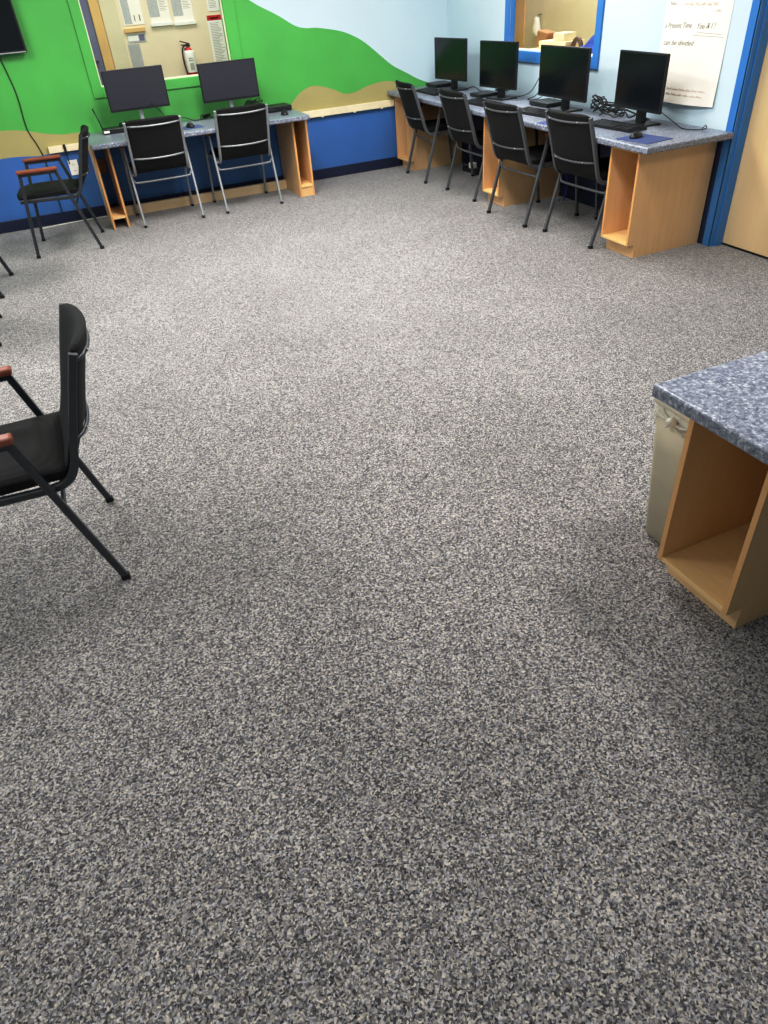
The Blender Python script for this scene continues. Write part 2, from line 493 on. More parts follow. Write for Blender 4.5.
bm = bm_new(); add_box(bm, *rel((R + 0.098, DO[0] + 0.004, 0.014), (R + 0.138, DO[1] - 0.004, DO[2] - 0.004), c), 0.002); link('door_leaf', bm, 'door', dr)
bm = bm_new(); add_box(bm, *rel((R + 0.0985, DO[0], -0.004), (R + 0.30, DO[1], 0.003), c)); link('threshold', bm, 'rubber', dr)

# hallway behind the back window
HY = 9.0
bm = bm_new(); add_box(bm, (-1.5, HY, 0), (R, HY + 0.08, CZ)); struct('wall_hall_back', bm, 'hall')
bm = bm_new(); add_quad(bm, ((-1.5, B + 0.13, 0), (-1.5, HY, 0), (-1.5, HY, CZ), (-1.5, B + 0.13, CZ))); struct('wall_hall_left', bm, 'hall')
bm = bm_new(); add_quad(bm, ((R - 0.1, B + 0.13, 0), (R - 0.1, HY, 0), (R - 0.1, HY, CZ), (R - 0.1, B + 0.13, CZ))); struct('wall_hall_right', bm, 'hall')
bm = bm_new(); add_box(bm, (-1.5, B + 0.13, -0.02), (R - 0.1, HY, 0)); struct('floor_hall', bm, 'tan')
bm = bm_new(); add_box(bm, (-1.5, B + 0.13, CZ), (R - 0.1, HY, CZ + 0.02)); struct('ceiling_hall', bm, 'ceiling')
d2 = sroot('door_2', (0.3, HY, 0))
bm = bm_new(); add_box(bm, (-0.42, -0.04, 0.01), (0.46, -0.012, 2.1), 0.003); link('door_leaf', bm, 'purple', d2)
bm = bm_new(); add_box(bm, (0.46, -0.055, 0.0), (0.555, -0.001, 2.18), 0.006); add_box(bm, (-0.51, -0.055, 0.0), (-0.42, -0.001, 2.18), 0.006); add_box(bm, (-0.42, -0.055, 2.1), (0.46, -0.001, 2.18), 0.006)
link('door_frame', bm, 'brass', d2)
bm = bm_new(); add_tube(bm, smooth_path([(0.40, -0.04, 1.20), (0.40, -0.085, 1.20), (0.36, -0.09, 1.20), (0.30, -0.09, 1.20)], 4), 0.009); add_lathe(bm, [(0.026, -0.004), (0.026, 0.004)], (0.40, -0.041, 1.20), 12); link('door_handle', bm, 'greyplastic', d2)
bm = bm_new(); add_box(bm, (0.862, HY - 0.02, 0.0), (1.02, HY - 0.001, 2.3), 0.004); struct('trim_3', bm, 'tan')

# side room behind the right-hand window
SX = 5.9
bm = bm_new(); add_quad(bm, ((SX, 4.0, 0), (SX, 10.0, 0), (SX, 10.0, CZ), (SX, 4.0, CZ))); struct('wall_sideroom_right', bm, 'tan')
bm = bm_new(); add_quad(bm, ((R + 0.055, 10.0, 0), (SX, 10.0, 0), (SX, 10.0, CZ), (R + 0.055, 10.0, CZ))); struct('wall_sideroom_back', bm, 'tan')
bm = bm_new(); add_quad(bm, ((R + 0.055, 4.0, 0), (SX, 4.0, 0), (SX, 4.0, CZ), (R + 0.055, 4.0, CZ))); struct('wall_sideroom_front', bm, 'tan')
bm = bm_new()
add_quad(bm, ((R + 0.052, 4.0, 0), (R + 0.052, 10.0, 0), (R + 0.052, 10.0, VW[2]), (R + 0.052, 4.0, VW[2])))
add_quad(bm, ((R + 0.052, 4.0, VW[3]), (R + 0.052, 10.0, VW[3]), (R + 0.052, 10.0, CZ), (R + 0.052, 4.0, CZ)))
add_quad(bm, ((R + 0.052, 4.0, VW[2]), (R + 0.052, VW[0], VW[2]), (R + 0.052, VW[0], VW[3]), (R + 0.052, 4.0, VW[3])))
add_quad(bm, ((R + 0.052, VW[1], VW[2]), (R + 0.052, 10.0, VW[2]), (R + 0.052, 10.0, VW[3]), (R + 0.052, VW[1], VW[3])))
struct('wall_sideroom_left', bm, 'tan')
bm = bm_new(); add_box(bm, (R + 0.052, 4.0, -0.03), (SX, 10.0, -0.002)); struct('floor_sideroom', bm, 'tan')
bm = bm_new(); add_box(bm, (R + 0.052, 4.0, CZ), (SX, 10.0, CZ + 0.02)); struct('ceiling_sideroom', bm, 'ceiling')
bm = bm_new(); add_box(bm, (SX - 0.022, 9.02, 0.0), (SX - 0.001, 9.22, 2.3), 0.004); struct('trim_4', bm, 'brass')

# ------------------------------------------------------------------ chairs
def make_chair(loc, rz, label, group, frame='frame_dark'):
    t = thing('stacking_armchair', label, 'chair', loc, rz, group)
    LEGX = 0.272; RX = 0.236
    for s in (-1, 1):
        x = s * LEGX
        for foot, top in (((x, 0.26, 0.012), (x, 0.186, 0.633)), ((x, -0.26, 0.012), (x, -0.086, 0.633))):
            bm = bm_new(); add_tube(bm, [foot, top], 0.0095, ry=0.0125, square=True)
            lg = link('leg', bm, frame, t)
            bm = bm_new(); add_box(bm, (foot[0] - 0.013, foot[1] - 0.016, 0.0), (foot[0] + 0.013, foot[1] + 0.016, 0.022), 0.003)
            link('foot_cap', bm, 'rubber', lg)
        bm = bm_new(); add_tube(bm, [(x, 0.197, 0.634), (x, -0.097, 0.634)], 0.0095, ry=0.010, square=True); link('arm_bar', bm, frame, t)
        bm = bm_new(); add_box(bm, (x - 0.023, -0.105, 0.6445), (x + 0.023, 0.205, 0.671), 0.009, 3)
        link('armrest', bm, 'arm', t)
        # L-shaped side rail: under the seat, round the bend and up the back
        prof = smooth_path([(s * RX, 0.255, 0.437), (s * RX, 0.05, 0.433), (s * RX, -0.13, 0.428), (s * RX, -0.195, 0.440), (s * RX, -0.232, 0.483), (s * RX, -0.262, 0.58), (s * RX, -0.305, 0.72), (s * RX, -0.352, 0.862)], 4)
        bm = bm_new(); add_tube(bm, prof, 0.011, ry=0.013, square=True)
        lo, hi = sorted((s * RX, s * LEGX))
        add_box(bm, (lo, 0.198, 0.430), (hi, 0.222, 0.446)); add_box(bm, (lo, -0.154, 0.420), (hi, -0.130, 0.438))
        link('side_rail', bm, frame, t)
    # cross bars between the legs
    bm = bm_new(); add_tube(bm, smooth_path([(-LEGX, -0.148, 0.405), (-LEGX + 0.02, -0.157, 0.372), (-LEGX + 0.05, -0.160, 0.362), (0, -0.160, 0.360), (LEGX - 0.05, -0.160, 0.362), (LEGX - 0.02, -0.157, 0.372), (LEGX, -0.148, 0.405)], 4), 0.0085, 8); link('rear_crossbar', bm, frame, t)
    bm = bm_new(); add_tube(bm, [(-RX, 0.17, 0.425), (RX, 0.17, 0.425)], 0.0085, 8); link('front_crossbar', bm, frame, t)
    # seat cushion
    bm = bm_new(); nx, ny = 14, 12
    def seat_pt(u, v, top):
        x = -0.226 + 0.452 * u; y = -0.215 + 0.495 * v
        # rounded plan corners
        ex = abs(2 * u - 1) ** 6; ey = max(0, 2 * v - 1) ** 6
        y -= 0.03 * ex * max(0, 2 * v - 1) ** 2
        puff = (1 - abs(2 * u - 1) ** 4) * (1 - abs(2 * v - 1) ** 4)
        if top:
            return (x, y, 0.478 + 0.026 * puff - 0.02 * ex * ey)
        return (x, y, 0.4475 - 0.006 * puff)
    g = {}
    for top in (0, 1):
        for i in range(nx + 1):
            for j in range(ny + 1):
                g[top, i, j] = bm.verts.new(seat_pt(i / nx, j / ny, top))
    for i in range(nx):
        for j in range(ny):
            f = bm.faces.new((g[1, i, j], g[1, i + 1, j], g[1, i + 1, j + 1], g[1, i, j + 1])); f.smooth = True
            f = bm.faces.new((g[0, i, j], g[0, i, j + 1], g[0, i + 1, j + 1], g[0, i + 1, j])); f.smooth = True
    for i in range(nx):
        bm.faces.new((g[0, i, 0], g[0, i + 1, 0], g[1, i + 1, 0], g[1, i, 0])); bm.faces.new((g[0, i + 1, ny], g[0, i, ny], g[1, i, ny], g[1, i + 1, ny]))
    for j in range(ny):
        bm.faces.new((g[0, 0, j + 1], g[0, 0, j], g[1, 0, j], g[1, 0, j + 1])); bm.faces.new((g[0, nx, j], g[0, nx, j + 1], g[1, nx, j + 1], g[1, nx, j]))
    es = [e for e in bm.edges if len(e.link_faces) == 2 and e.calc_face_angle(0) > 0.8]
    bmesh.ops.bevel(bm, geom=es, offset=0.010, segments=2, affect='EDGES')
    link('seat', bm, 'fabric', t)
    # backrest: curved pad, hollow towards the sitter
    bm = bm_new(); nx = 16; rows = []
    def line_y(z):
        return interp([(0.44, -0.195), (0.483, -0.224), (0.58, -0.258), (0.72, -0.301), (0.862, -0.348), (0.90, -0.36)], z)
    for i in range(nx + 1):
        u = i / nx; x = -0.2235 + 0.447 * u
        bowf = 1 - (2 * u - 1) ** 2
        sag = 0.040 * bowf
        edge = 1 - abs(2 * u - 1) ** 8
        th = 0.010 + 0.010 * edge
        ztop = 0.868 + 0.014 * edge
        row = []
        zz = [0.452 + (ztop - 0.018 - 0.452) * k / 9 for k in range(10)]
        for z in zz: row.append((x, line_y(z) - sag * min(1, (z - 0.44) / 0.15) + th, z))
        for a in (30, 60, 90, 120, 150):
            row.append((x, line_y(ztop) - sag + th * math.cos(math.radians(a)), ztop - 0.018 + 0.018 * math.sin(math.radians(a))))
        for z in zz[::-1]: row.append((x, line_y(z) - sag * min(1, (z - 0.44) / 0.15) - th, z))
        rows.append([bm.verts.new(p) for p in row])
    m = len(rows[0])
    for a, b in zip(rows[:-1], rows[1:]):
        for j in range(m):
            f = bm.faces.new((a[j], b[j], b[(j + 1) % m], a[(j + 1) % m])); f.smooth = True
    bm.faces.new(rows[0]); bm.faces.new(rows[-1][::-1])
    link('backrest', bm, 'fabric', t)
    for z, off, nm in ((0.832, 0.0235, 'upper_back_rail'), (0.572, 0.0235, 'lower_back_rail')):
        pts = []
        for k in range(9):
            u = k / 8; x = -RX + 2 * RX * u
            pts.append((x, line_y(z) - 0.040 * (1 - (2 * u - 1) ** 2) - off * (1 - abs(2 * u - 1) ** 6), z - 0.006 * (1 - (2 * u - 1) ** 2)))
        bm = bm_new(); add_tube(bm, pts, 0.0075, 8)
        rl = link(nm, bm, frame, t)
        for xs_ in (-0.15, 0.15):
            u = (xs_ + RX) / (2 * RX)
            yb = line_y(z) - 0.040 * (1 - (2 * u - 1) ** 2) - off
            bm = bm_new(); add_tube(bm, [(xs_, yb - 0.0105, z), (xs_, yb - 0.004, z)], 0.005, 8)
            link('screw', bm, 'silver', rl)
    return t

CH = 'black armchairs with metal frames around the room'
def fwd(angle_deg):
    return math.radians(angle_deg) - PI / 2      # local +y looks along this direction

def at_feet(p, q):
    """origin + rotation from the two rear foot positions p (left of sitter) and q (right of sitter)"""
    p, q = Vector(p), Vector(q)
    mid = (p + q) / 2; r = (q - p).normalized()
    f = Vector((-r.y, r.x))
    o = mid + f * 0.26
    return (o.x, o.y, 0), math.atan2(r.y, r.x)

l, a = at_feet((-0.215, 2.161), (-0.215, 2.706))
chair0 = make_chair(l, a, 'black armchair with reddish wooden arms, nearest chair at the left edge, empty carpet before it', CH)
l, a = at_feet((0.152, 6.640), (0.212, 7.185))
dup(chair0, l, a, 'black armchair with brown arms seen side-on beside the end of the two-screen desk', CH)
# chairs that only poke into the picture at the left edge
l, a = at_feet((-0.655, 5.80), (-0.585, 6.357))
dup(chair0, l, a, 'armchair outside the left edge, only back feet showing, nearest to the side-on armchair', CH)
l, a = at_feet((-0.672, 4.832), (-0.672, 5.376))
dup(chair0, l, a, 'armchair outside the left edge, only dark foot tips showing above the nearest armchair', CH)
SW = ('frame_dark', 'frame_silver')
l, a = at_feet((0.591, 7.070), (1.131, 7.070))
dup(chair0, l, a, 'black chair with silver legs pushed under the left screen on the green-wall desk', CH, SW)
l, a = at_feet((1.364, 7.062), (1.915, 7.072))
dup(chair0, l, a, 'black chair with silver legs pushed under the right screen on the green-wall desk', CH, SW)
SW = ('frame_dark', 'frame_grey')
for (p, q, lab) in (((3.440, 7.408), (3.384, 6.855), 'black chair turned at the far corner end of the four-screen desk'),
                    ((3.432, 6.486), (3.424, 5.930), 'second chair from the corner at the four-screen desk, between the end and middle cabinets'),
                    ((3.334, 5.536), (3.352, 4.980), 'third chair from the corner at the four-screen desk, just right of the middle cabinet'),
                    ((3.412, 4.790), (3.440, 4.246), 'chair beside the big end cabinet of the four-screen desk, last before the door')):
    l, a = at_feet(p, q)
    dup(chair0, l, a, lab, CH, SW)

# ------------------------------------------------------------------ desks
def worktop(name, lo, hi, label, round_axis=None):
    bm = bm_new(); add_box(bm, lo, hi, 0.010, 3)
    return tag(link(name, bm, 'laminate'), label, 'worktop')

worktop('worktop', (3.417, 3.778, 0.70), (R - 0.0135, B - 0.003, 0.74), 'long blue speckled worktop along the pale blue wall carrying four screens')
worktop('worktop', (0.312, 7.070, 0.681), (2.303, B - 0.003, 0.721), 'blue speckled worktop against the green wall carrying two screens')
worktop('worktop', (1.362, -0.75, 0.70), (2.092, 1.345, 0.74), 'blue speckled worktop corner at the right edge nearest the camera')

def cabinet_px(name, label, x0, x1, y0, y1, h, back=True, group=None, inner='maple'):
    """open cabinet facing -x, panels at y0 and y1; local origin at the front bottom middle"""
    yc = (y0 + y1) / 2
    t = thing(name, label, 'cabinet', (x0, yc, 0), 0, group)
    D = x1 - x0; hw = (y1 - y0) / 2; T = 0.018; K = 0.06; ZT = 0.09
    prof = [(0, ZT), (K, ZT), (K, 0), (D, 0), (D, h), (0, h)]
    for s in (-1, 1):
        bm = bm_new(); a, b = sorted((s * hw, s * (hw - T)))
        add_prism(bm, prof, 'y', a, b)
        o = link('side_panel', bm, 'maple', t)
        bm = bm_new(); add_box(bm, (-0.0022, a, ZT), (-0.0002, b, h)); link('edge_band', bm, 'edge', o)
    bm = bm_new(); add_box(bm, (-0.001, -hw + T, ZT), (D - 0.02, hw - T, ZT + 0.018), 0.001); link('bottom_shelf', bm, 'shelf', t)
    bm = bm_new(); add_box(bm, (K, -hw + T, 0.0), (K + 0.015, hw - T, ZT - 0.0005)); link('toe_board', bm, 'maple', t)
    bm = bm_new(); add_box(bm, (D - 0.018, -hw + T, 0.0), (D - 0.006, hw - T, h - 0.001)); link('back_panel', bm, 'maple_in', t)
    bm = bm_new(); add_box(bm, (0.0, -hw + T, h - 0.022), (D - 0.02, hw - T, h - 0.001)); link('top_rail', bm, 'maple', t)
    return t

cabinet_px('open_desk_cabinet', 'large light maple open cabinet at the door end of the four-screen desk', 3.485, R - 0.014, 3.907, 4.199, 0.699)
cabinet_px('open_desk_cabinet', 'maple open cabinet halfway along the four-screen desk', 3.485, R - 0.014, 5.622, 5.898, 0.699)
cabinet_px('open_desk_cabinet', 'maple open cabinet in the far corner at the end of the four-screen desk', 3.485, R - 0.014, 7.46, 7.752, 0.699)
cabinet_px('open_desk_cabinet', 'maple open cabinet under the nearest worktop beside the beige waste bin', 1.465, 2.075, 0.975, 1.277, 0.699)
cabinet_px('open_desk_cabinet', 'maple cabinet under the hidden end of the nearest worktop, outside the right edge', 1.465, 2.075, -0.70, -0.40, 0.699)

# narrow cabinets of the two-screen desk (open towards the room, -y)
def narrow_cabinet(label, x0, x1, y0, h, solid):
    xc = (x0 + x1) / 2
    t = thing('narrow_desk_cabinet', label, 'cabinet', (xc, y0, 0))
    hw = (x1 - x0) / 2; T = 0.018; D = B - 0.046 - y0
    for s in (-1, 1):
        a, b = sorted((s * hw, s * (hw - T)))
        bm = bm_new(); add_box(bm, (a, 0, 0), (b, D, h)); o = link('side_panel', bm, 'maple', t)
        bm = bm_new(); add_box(bm, (a, -0.002, 0.0), (b, -0.0002, h)); link('edge_band', bm, 'edge', o)
    bm = bm_new(); add_box(bm, (-hw + T, -0.004 if solid else 0.0, 0.085), (hw - T, D if solid else 0.42, 0.105), 0.001); link('bottom_shelf', bm, 'shelf', t)
    if solid:
        bm = bm_new(); add_box(bm, (-hw + T, 0.004, 0.0), (hw - T, 0.02, 0.084)); link('toe_board', bm, 'maple', t)
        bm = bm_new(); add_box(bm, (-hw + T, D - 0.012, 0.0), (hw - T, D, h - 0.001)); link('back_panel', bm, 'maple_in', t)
    return t
narrow_cabinet('narrow pair of maple uprights at the armchair end of the two-screen desk', 0.318, 0.466, 7.20, 0.680, False)
narrow_cabinet('narrow maple open cabinet at the right end of the two-screen desk', 2.150, 2.300, 7.19, 0.680, True)

o = box('wooden_plank', (0.470, 7.632, 0.0), (2.146, 7.670, 0.086), 'pine', bev=0.002)
tag(o, 'raw pine plank lying on edge on the carpet under the two-screen desk', 'plank')

# ------------------------------------------------------------------ monitors
def monitor(label, loc, rz, w, h, zb, screen, stand, group, tilt=0.0):
    """front looks along local +y; loc at desk height under the panel"""
    t = thing('computer_monitor', label, 'monitor', loc, rz, group)
    rot = Matrix.Translation((0, 0, zb)) @ Matrix.Rotation(tilt, 4, 'X')
    bm = bm_new(); add_box(bm, (-w / 2, -0.022, 0), (w / 2, 0, h), 0.004, 2); add_box(bm, (-w * 0.3, -0.05, h * 0.15), (w * 0.3, -0.02, h * 0.8), 0.012, 2)
    hs = link('housing', bm, 'blackplastic', t, rot)
    bm = bm_new(); add_box(bm, (-w / 2 + 0.011, -0.004, 0.018), (w / 2 - 0.011, 0.0012, h - 0.011)); link('screen', bm, screen, t, rot)
    # small power button
    bm = bm_new(); add_box(bm, (w / 2 - 0.05, -0.002, 0.006), (w / 2 - 0.035, 0.0014, 0.011)); link('button', bm, 'greyplastic', hs, rot)
    if stand == 'silver':
        bm = bm_new(); add_tube(bm, smooth_path([(0, -0.06, 0.012), (0, -0.062, zb * 0.5), (0, -0.06, zb + 0.05), (0, -0.045, zb + 0.12)], 4), 0.018, 10, ry=0.012); link('stand_neck', bm, 'silver', t)
        bm = bm_new(); add_lathe(bm, [(0.0, 0.0), (0.105, 0.0), (0.11, 0.004), (0.10, 0.012), (0.0, 0.014)][1:4], (0, -0.05, 0.0), 28, 1.05, 0.8); link('stand_base', bm, 'silver', t)
    else:
        bm = bm_new(); add_box(bm, (-0.036, -0.075, 0.012), (0.036, -0.036, zb + 0.10), 0.006); link('stand_neck', bm, 'blackplastic', t)
        bm = bm_new(); add_box(bm, (-0.115, -0.15, 0.0), (0.115, 0.035, 0.014), 0.006, 2); link('stand_base', bm, 'blackplastic', t)
    return t
GM = 'monitors on the four-screen desk'
XM = 3.85; k = XM / 3.8
def rm(label, ya, yb, zt, zb_, yaw, w=None):
    y0, y1 = ya * k, yb * k
    zt2 = 1.7075 - (1.7075 - zt) * k; zb2 = 1.7075 - (1.7075 - zb_) * k
    monitor(label, (XM, (y0 + y1) / 2, 0.74), PI / 2 + math.radians(yaw), w or (y1 - y0), zt2 - zb2, zb2 - 0.74, 'screen', 'black', GM, math.radians(0))
rm('black monitor nearest the room corner on the four-screen desk', 6.79, 7.42, 1.188, 0.842, 7, 0.53)
rm('second black monitor from the corner, partly before the blue window frame', 5.925, 6.517, 1.190, 0.838, 8, 0.51)
rm('black monitor directly below the blue-framed window on the four-screen desk', 4.95, 5.575, 1.187, 0.838, 0)
rm('black monitor before the handwritten paper sheet at the door end of the desk', 4.12, 4.635, 1.188, 0.846, -4, 0.52)
GB = 'monitors on the two-screen desk'
monitor('left grey-black widescreen monitor on the two-screen desk, below the window', (0.853, 7.50, 0.721), PI, 0.528, 0.318, 0.169, 'screen_reflect', 'silver', GB)
monitor('right grey-black widescreen monitor on the two-screen desk, beside the window edge', (1.697, 7.50, 0.721), PI, 0.538, 0.311, 0.149, 'screen_reflect', 'silver', GB)

# ------------------------------------------------------------------ keyboards, mice, pads, small computers
def keyboard(label, loc, rz, group):
    t = thing('keyboard', label, 'keyboard', loc, rz, group)
    bm = bm_new(); add_prism(bm, [(-0.078, 0.0), (0.078, 0.0), (0.078, 0.022), (-0.078, 0.012)], 'x', -0.225, 0.225)
    link('keyboard_case', bm, 'blackplastic', t)
    bm = bm_new()
    for r_ in range(6):
        y = -0.066 + r_ * 0.0235 + (0.006 if r_ == 5 else 0)
        z = 0.012 + (y + 0.078) / 0.156 * 0.010
        x = -0.215
        while x < 0.205:
            w_ = 0.0165
            if r_ == 0 and -0.13 < x < -0.10: w_ = 0.11
            if 0.062 < x + w_ < 0.075 or 0.135 < x + w_ < 0.145: x += 0.010
            add_box(bm, (x, y - 0.009, z - 0.001), (x + w_, y + 0.009, z + 0.007)); x += w_ + 0.0027
    link('keys', bm, 'keys', t)
    return t
KBX, KBY, MSX, MSY = 3.715, 4.46, 3.575, 4.075
GK = 'keyboards on the four-screen desk'
keyboard('black keyboard beside the mouse, below the monitor nearest the door', (KBX, KBY, 0.74), -PI / 2 + 0.06, GK)
keyboard('black keyboard showing between two chairs, before the monitor below the window', (3.66, 5.36, 0.74), -PI / 2 + 0.05, GK)
keyboard('black keyboard before the second monitor from the corner, mostly behind its chair back', (3.62, 6.15, 0.74), -PI / 2, GK)
keyboard('black keyboard before the monitor nearest the corner', (3.66, 7.22, 0.74), -PI / 2 - 0.04, GK)

def mouse(label, loc, rz, group):
    bm = bm_new()
    n = 16; rings = []
    for i in range(9):
        a = i / 8 * PI / 2
        rr = math.cos(a); zz = math.sin(a)
        rings.append([bm.verts.new((0.034 * rr * math.cos(2 * PI * k_ / n), 0.062 * rr * math.sin(2 * PI * k_ / n), 0.038 * zz * (1 - 0.12 * math.sin(2 * PI * k_ / n) * rr))) for k_ in range(n)] if rr > 1e-3 else [bm.verts.new((0, 0, 0.038))])
    for a_, b_ in zip(rings[:-1], rings[1:]):
        for j in range(n):
            if len(b_) == 1: f = bm.faces.new((a_[j], a_[(j + 1) % n], b_[0]))
            else: f = bm.faces.new((a_[j], a_[(j + 1) % n], b_[(j + 1) % n], b_[j]))
            f.smooth = True
    bm.faces.new(rings[0][::-1])
    t = thing('computer_mouse', label, 'mouse', loc, rz, group)
    link('mouse_body', bm, 'blackplastic', t)
    bm = bm_new(); add_tube(bm, [(-0.004, 0.026, 0.030), (0.004, 0.026, 0.030)], 0.007, 10); link('scroll_wheel', bm, 'greyplastic', t)
    return t
GS = 'computer mice'
mouse('black mouse on a blue pad at the door end of the four-screen desk', (MSX, MSY, 0.744), -PI / 2 + 0.35, GS)
mouse('black mouse on the blue pad between the two chairs of the green-wall desk', (1.225, 7.30, 0.725), 0.2, GS)
mouse('black mouse before the flat black computer at the right end of the two-screen desk', (2.125, 7.29, 0.721), -0.2, GS)

def pad(label, lo, hi, rz=0.0, group='blue mouse pads'):
    c_ = ((lo[0] + hi[0]) / 2, (lo[1] + hi[1]) / 2, lo[2])
    bm = bm_new(); add_box(bm, (lo[0] - c_[0], lo[1] - c_[1], 0), (hi[0] - c_[0], hi[1] - c_[1], 0.0035), 0.001, 1)
    o = link('mouse_pad', bm, 'padblue'); o.location = c_; o.rotation_euler = (0, 0, rz)
    return tag(o, label, 'mouse pad', group)
pad('blue mouse pad at the worktop corner by the door', (MSX - 0.10, MSY - 0.20, 0.74), (MSX + 0.13, MSY + 0.08, 0.74), 0.12)
pad('blue mouse pad at the worktop edge half hidden by the third chair', (3.435, 4.80, 0.74), (3.60, 5.03, 0.74), 0.05)
pad('blue mouse pad between the two chairs on the green-wall desk', (1.12, 7.20, 0.721), (1.33, 7.40, 0.721), 0.1)

def mini_pc(label, loc, rz, w_, d_, h_, group):
    t = thing('flat_computer', label, 'computer', loc, rz, group)
    bm = bm_new(); add_box(bm, (-w_ / 2, -d_ / 2, 0.004), (w_ / 2, d_ / 2, h_), 0.004, 2); link('computer_case', bm, 'blackplastic', t)
    bm = bm_new()
    for sx in (-1, 1):
        for sy in (-1, 1):
            add_box(bm, (sx * (w_ / 2 - 0.02) - 0.008, sy * (d_ / 2 - 0.02) - 0.008, 0.0), (sx * (w_ / 2 - 0.02) + 0.008, sy * (d_ / 2 - 0.02) + 0.008, 0.0045))
    link('rubber_foot', bm, 'rubber', t)
    bm = bm_new(); add_box(bm, (-w_ / 2 + 0.02, -d_ / 2 - 0.001, h_ * 0.4), (-w_ / 2 + 0.08, -d_ / 2 + 0.001, h_ * 0.65)); add_box(bm, (w_ / 2 - 0.03, -d_ / 2 - 0.001, h_ * 0.4), (w_ / 2 - 0.02, -d_ / 2 + 0.001, h_ * 0.65)); link('front_ports', bm, 'greyplastic', t)
    return t
GC = 'flat black computers'
mini_pc('flat black computer left of the monitor below the blue window', (3.965, 5.66, 0.74), -PI / 2, 0.26, 0.20, 0.034, GC)
mini_pc('flat black computer left of the second monitor from the corner', (3.88, 6.57, 0.74), -PI / 2, 0.20, 0.20, 0.032, GC)
mini_pc('flat black computer in the room corner at the end of the four-screen desk', (3.95, 7.60, 0.74), -PI / 2, 0.24, 0.22, 0.034, GC)
mini_pc('flat black computer on its side right of the right two-screen monitor', (2.14, 7.60, 0.721), 0.04, 0.25, 0.20, 0.048, GC)
t = thing('wireless_router', 'black router box with a raised antenna at the left end of the two-screen desk', 'router', (0.585, 7.62, 0.721))
bm = bm_new(); add_box(bm, (-0.105, -0.07, 0.0), (0.105, 0.07, 0.042), 0.006, 2); link('router_case', bm, 'blackplastic', t)
bm = bm_new(); add_tube(bm, [(-0.095, 0.06, 0.035), (-0.105, 0.075, 0.09), (-0.135, 0.085, 0.20)], 0.0055, 8); link('antenna', bm, 'blackplastic', t)
bm = bm_new(); add_box(bm, (-0.10, -0.0715, 0.012), (-0.05, -0.069, 0.03)); link('white_sticker', bm, 'white_plastic', t)

# ------------------------------------------------------------------ cables
def cable(label, pts, r=0.0035, mat='blackplastic', group=None, name='cable', sub=6):
    bm = bm_new(); add_tube(bm, smooth_path(pts, sub), r, 7)
    return tag(link(name, bm, mat), label, 'cable', group)

def tangle(cx, cy, z, w_, d_, h_, n, seed):
    rnd = random.Random(seed); pts = []
    for i in range(n):
        a = i * 2.1 + rnd.uniform(-0.5, 0.5)
        rr = rnd.uniform(0.45, 1.0)
        zz = z + 0.005 + (h_ * abs(math.sin(i * 0.9)) * rnd.uniform(0.4, 1.0))
        pts.append((cx + d_ * rr * math.cos(a), cy + w_ * rr * math.sin(a), zz))
    pts[0] = (pts[0][0], pts[0][1], z + 0.005); pts[-1] = (pts[-1][0], pts[-1][1], z + 0.005)
    return pts
GW = 'cable tangles behind the monitors'
cable('tangled black cables between the third and door-end monitors', tangle(4.02, 4.83, 0.74, 0.13, 0.075, 0.10, 22, 3), 0.0045, group=GW)
cable('thin black cables piled beside the door-end keyboard', [(3.93, 4.92, 0.745), (3.90, 4.82, 0.775), (3.93, 4.74, 0.752), (3.95, 4.66, 0.79), (3.93, 4.58, 0.765), (3.99, 4.52, 0.80), (3.97, 4.45, 0.76), (4.05, 4.50, 0.745), (4.03, 4.62, 0.77), (3.98, 4.74, 0.80), (4.02, 4.85, 0.745)], 0.0055, group=GW)
cable('tangled black cables right of the monitor below the window', tangle(4.0, 5.02, 0.74, 0.10, 0.07, 0.13, 24, 8), 0.0045, group=GW)
cable('tangled cables left of the second monitor from the corner', tangle(3.99, 6.42, 0.775, 0.14, 0.05, 0.05, 16, 5), 0.0035, group=GW)
cable('tangled cables right of the second monitor from the corner', [(3.95, 6.15, 0.76), (4.0, 6.0, 0.80), (4.03, 5.92, 0.90), (4.05, 5.90, 0.96), (4.06, 5.86, 0.90), (4.03, 5.93, 0.79), (4.0, 6.02, 0.75), (4.02, 5.90, 0.76), (4.06, 5.80, 0.82), (4.07, 5.72, 0.83), (4.05, 5.70, 0.745)], 0.0035, group=GW)
cable('black cable trailing from the corner monitor along the worktop', [(3.95, 7.05, 0.75), (3.98, 6.95, 0.78), (4.0, 6.85, 0.75), (4.03, 6.75, 0.748), (4.0, 6.66, 0.748), (4.05, 6.56, 0.748)], 0.004, group=GW)
cable('thin looped black cord on the worktop end before the paper sheet', [(4.02, 4.36, 0.81), (4.04, 4.25, 0.76), (4.02, 4.17, 0.744), (3.98, 4.08, 0.744), (4.02, 3.99, 0.744), (4.06, 3.96, 0.75), (4.07, 3.98, 0.765), (4.05, 3.985, 0.744)], 0.003, group=GW)
cable('black cable loops behind the router', tangle(0.66, 7.70, 0.721, 0.04, 0.075, 0.07, 14, 4), 0.004, group=GW)
cable('black cable curving behind the left two-screen monitor', [(0.95, 7.48, 0.93), (1.02, 7.60, 0.86), (1.12, 7.66, 0.74), (1.24, 7.68, 0.76), (1.34, 7.66, 0.727), (1.48, 7.68, 0.735)], 0.004, group=GW)
cable('black cable clump left of the right two-screen monitor', tangle(1.46, 7.68, 0.721, 0.03, 0.07, 0.05, 12, 6), 0.005, group=GW)
cable('tangled cables behind the right two-screen monitor', tangle(1.92, 7.68, 0.721, 0.05, 0.12, 0.15, 22, 9), 0.004, group=GW)
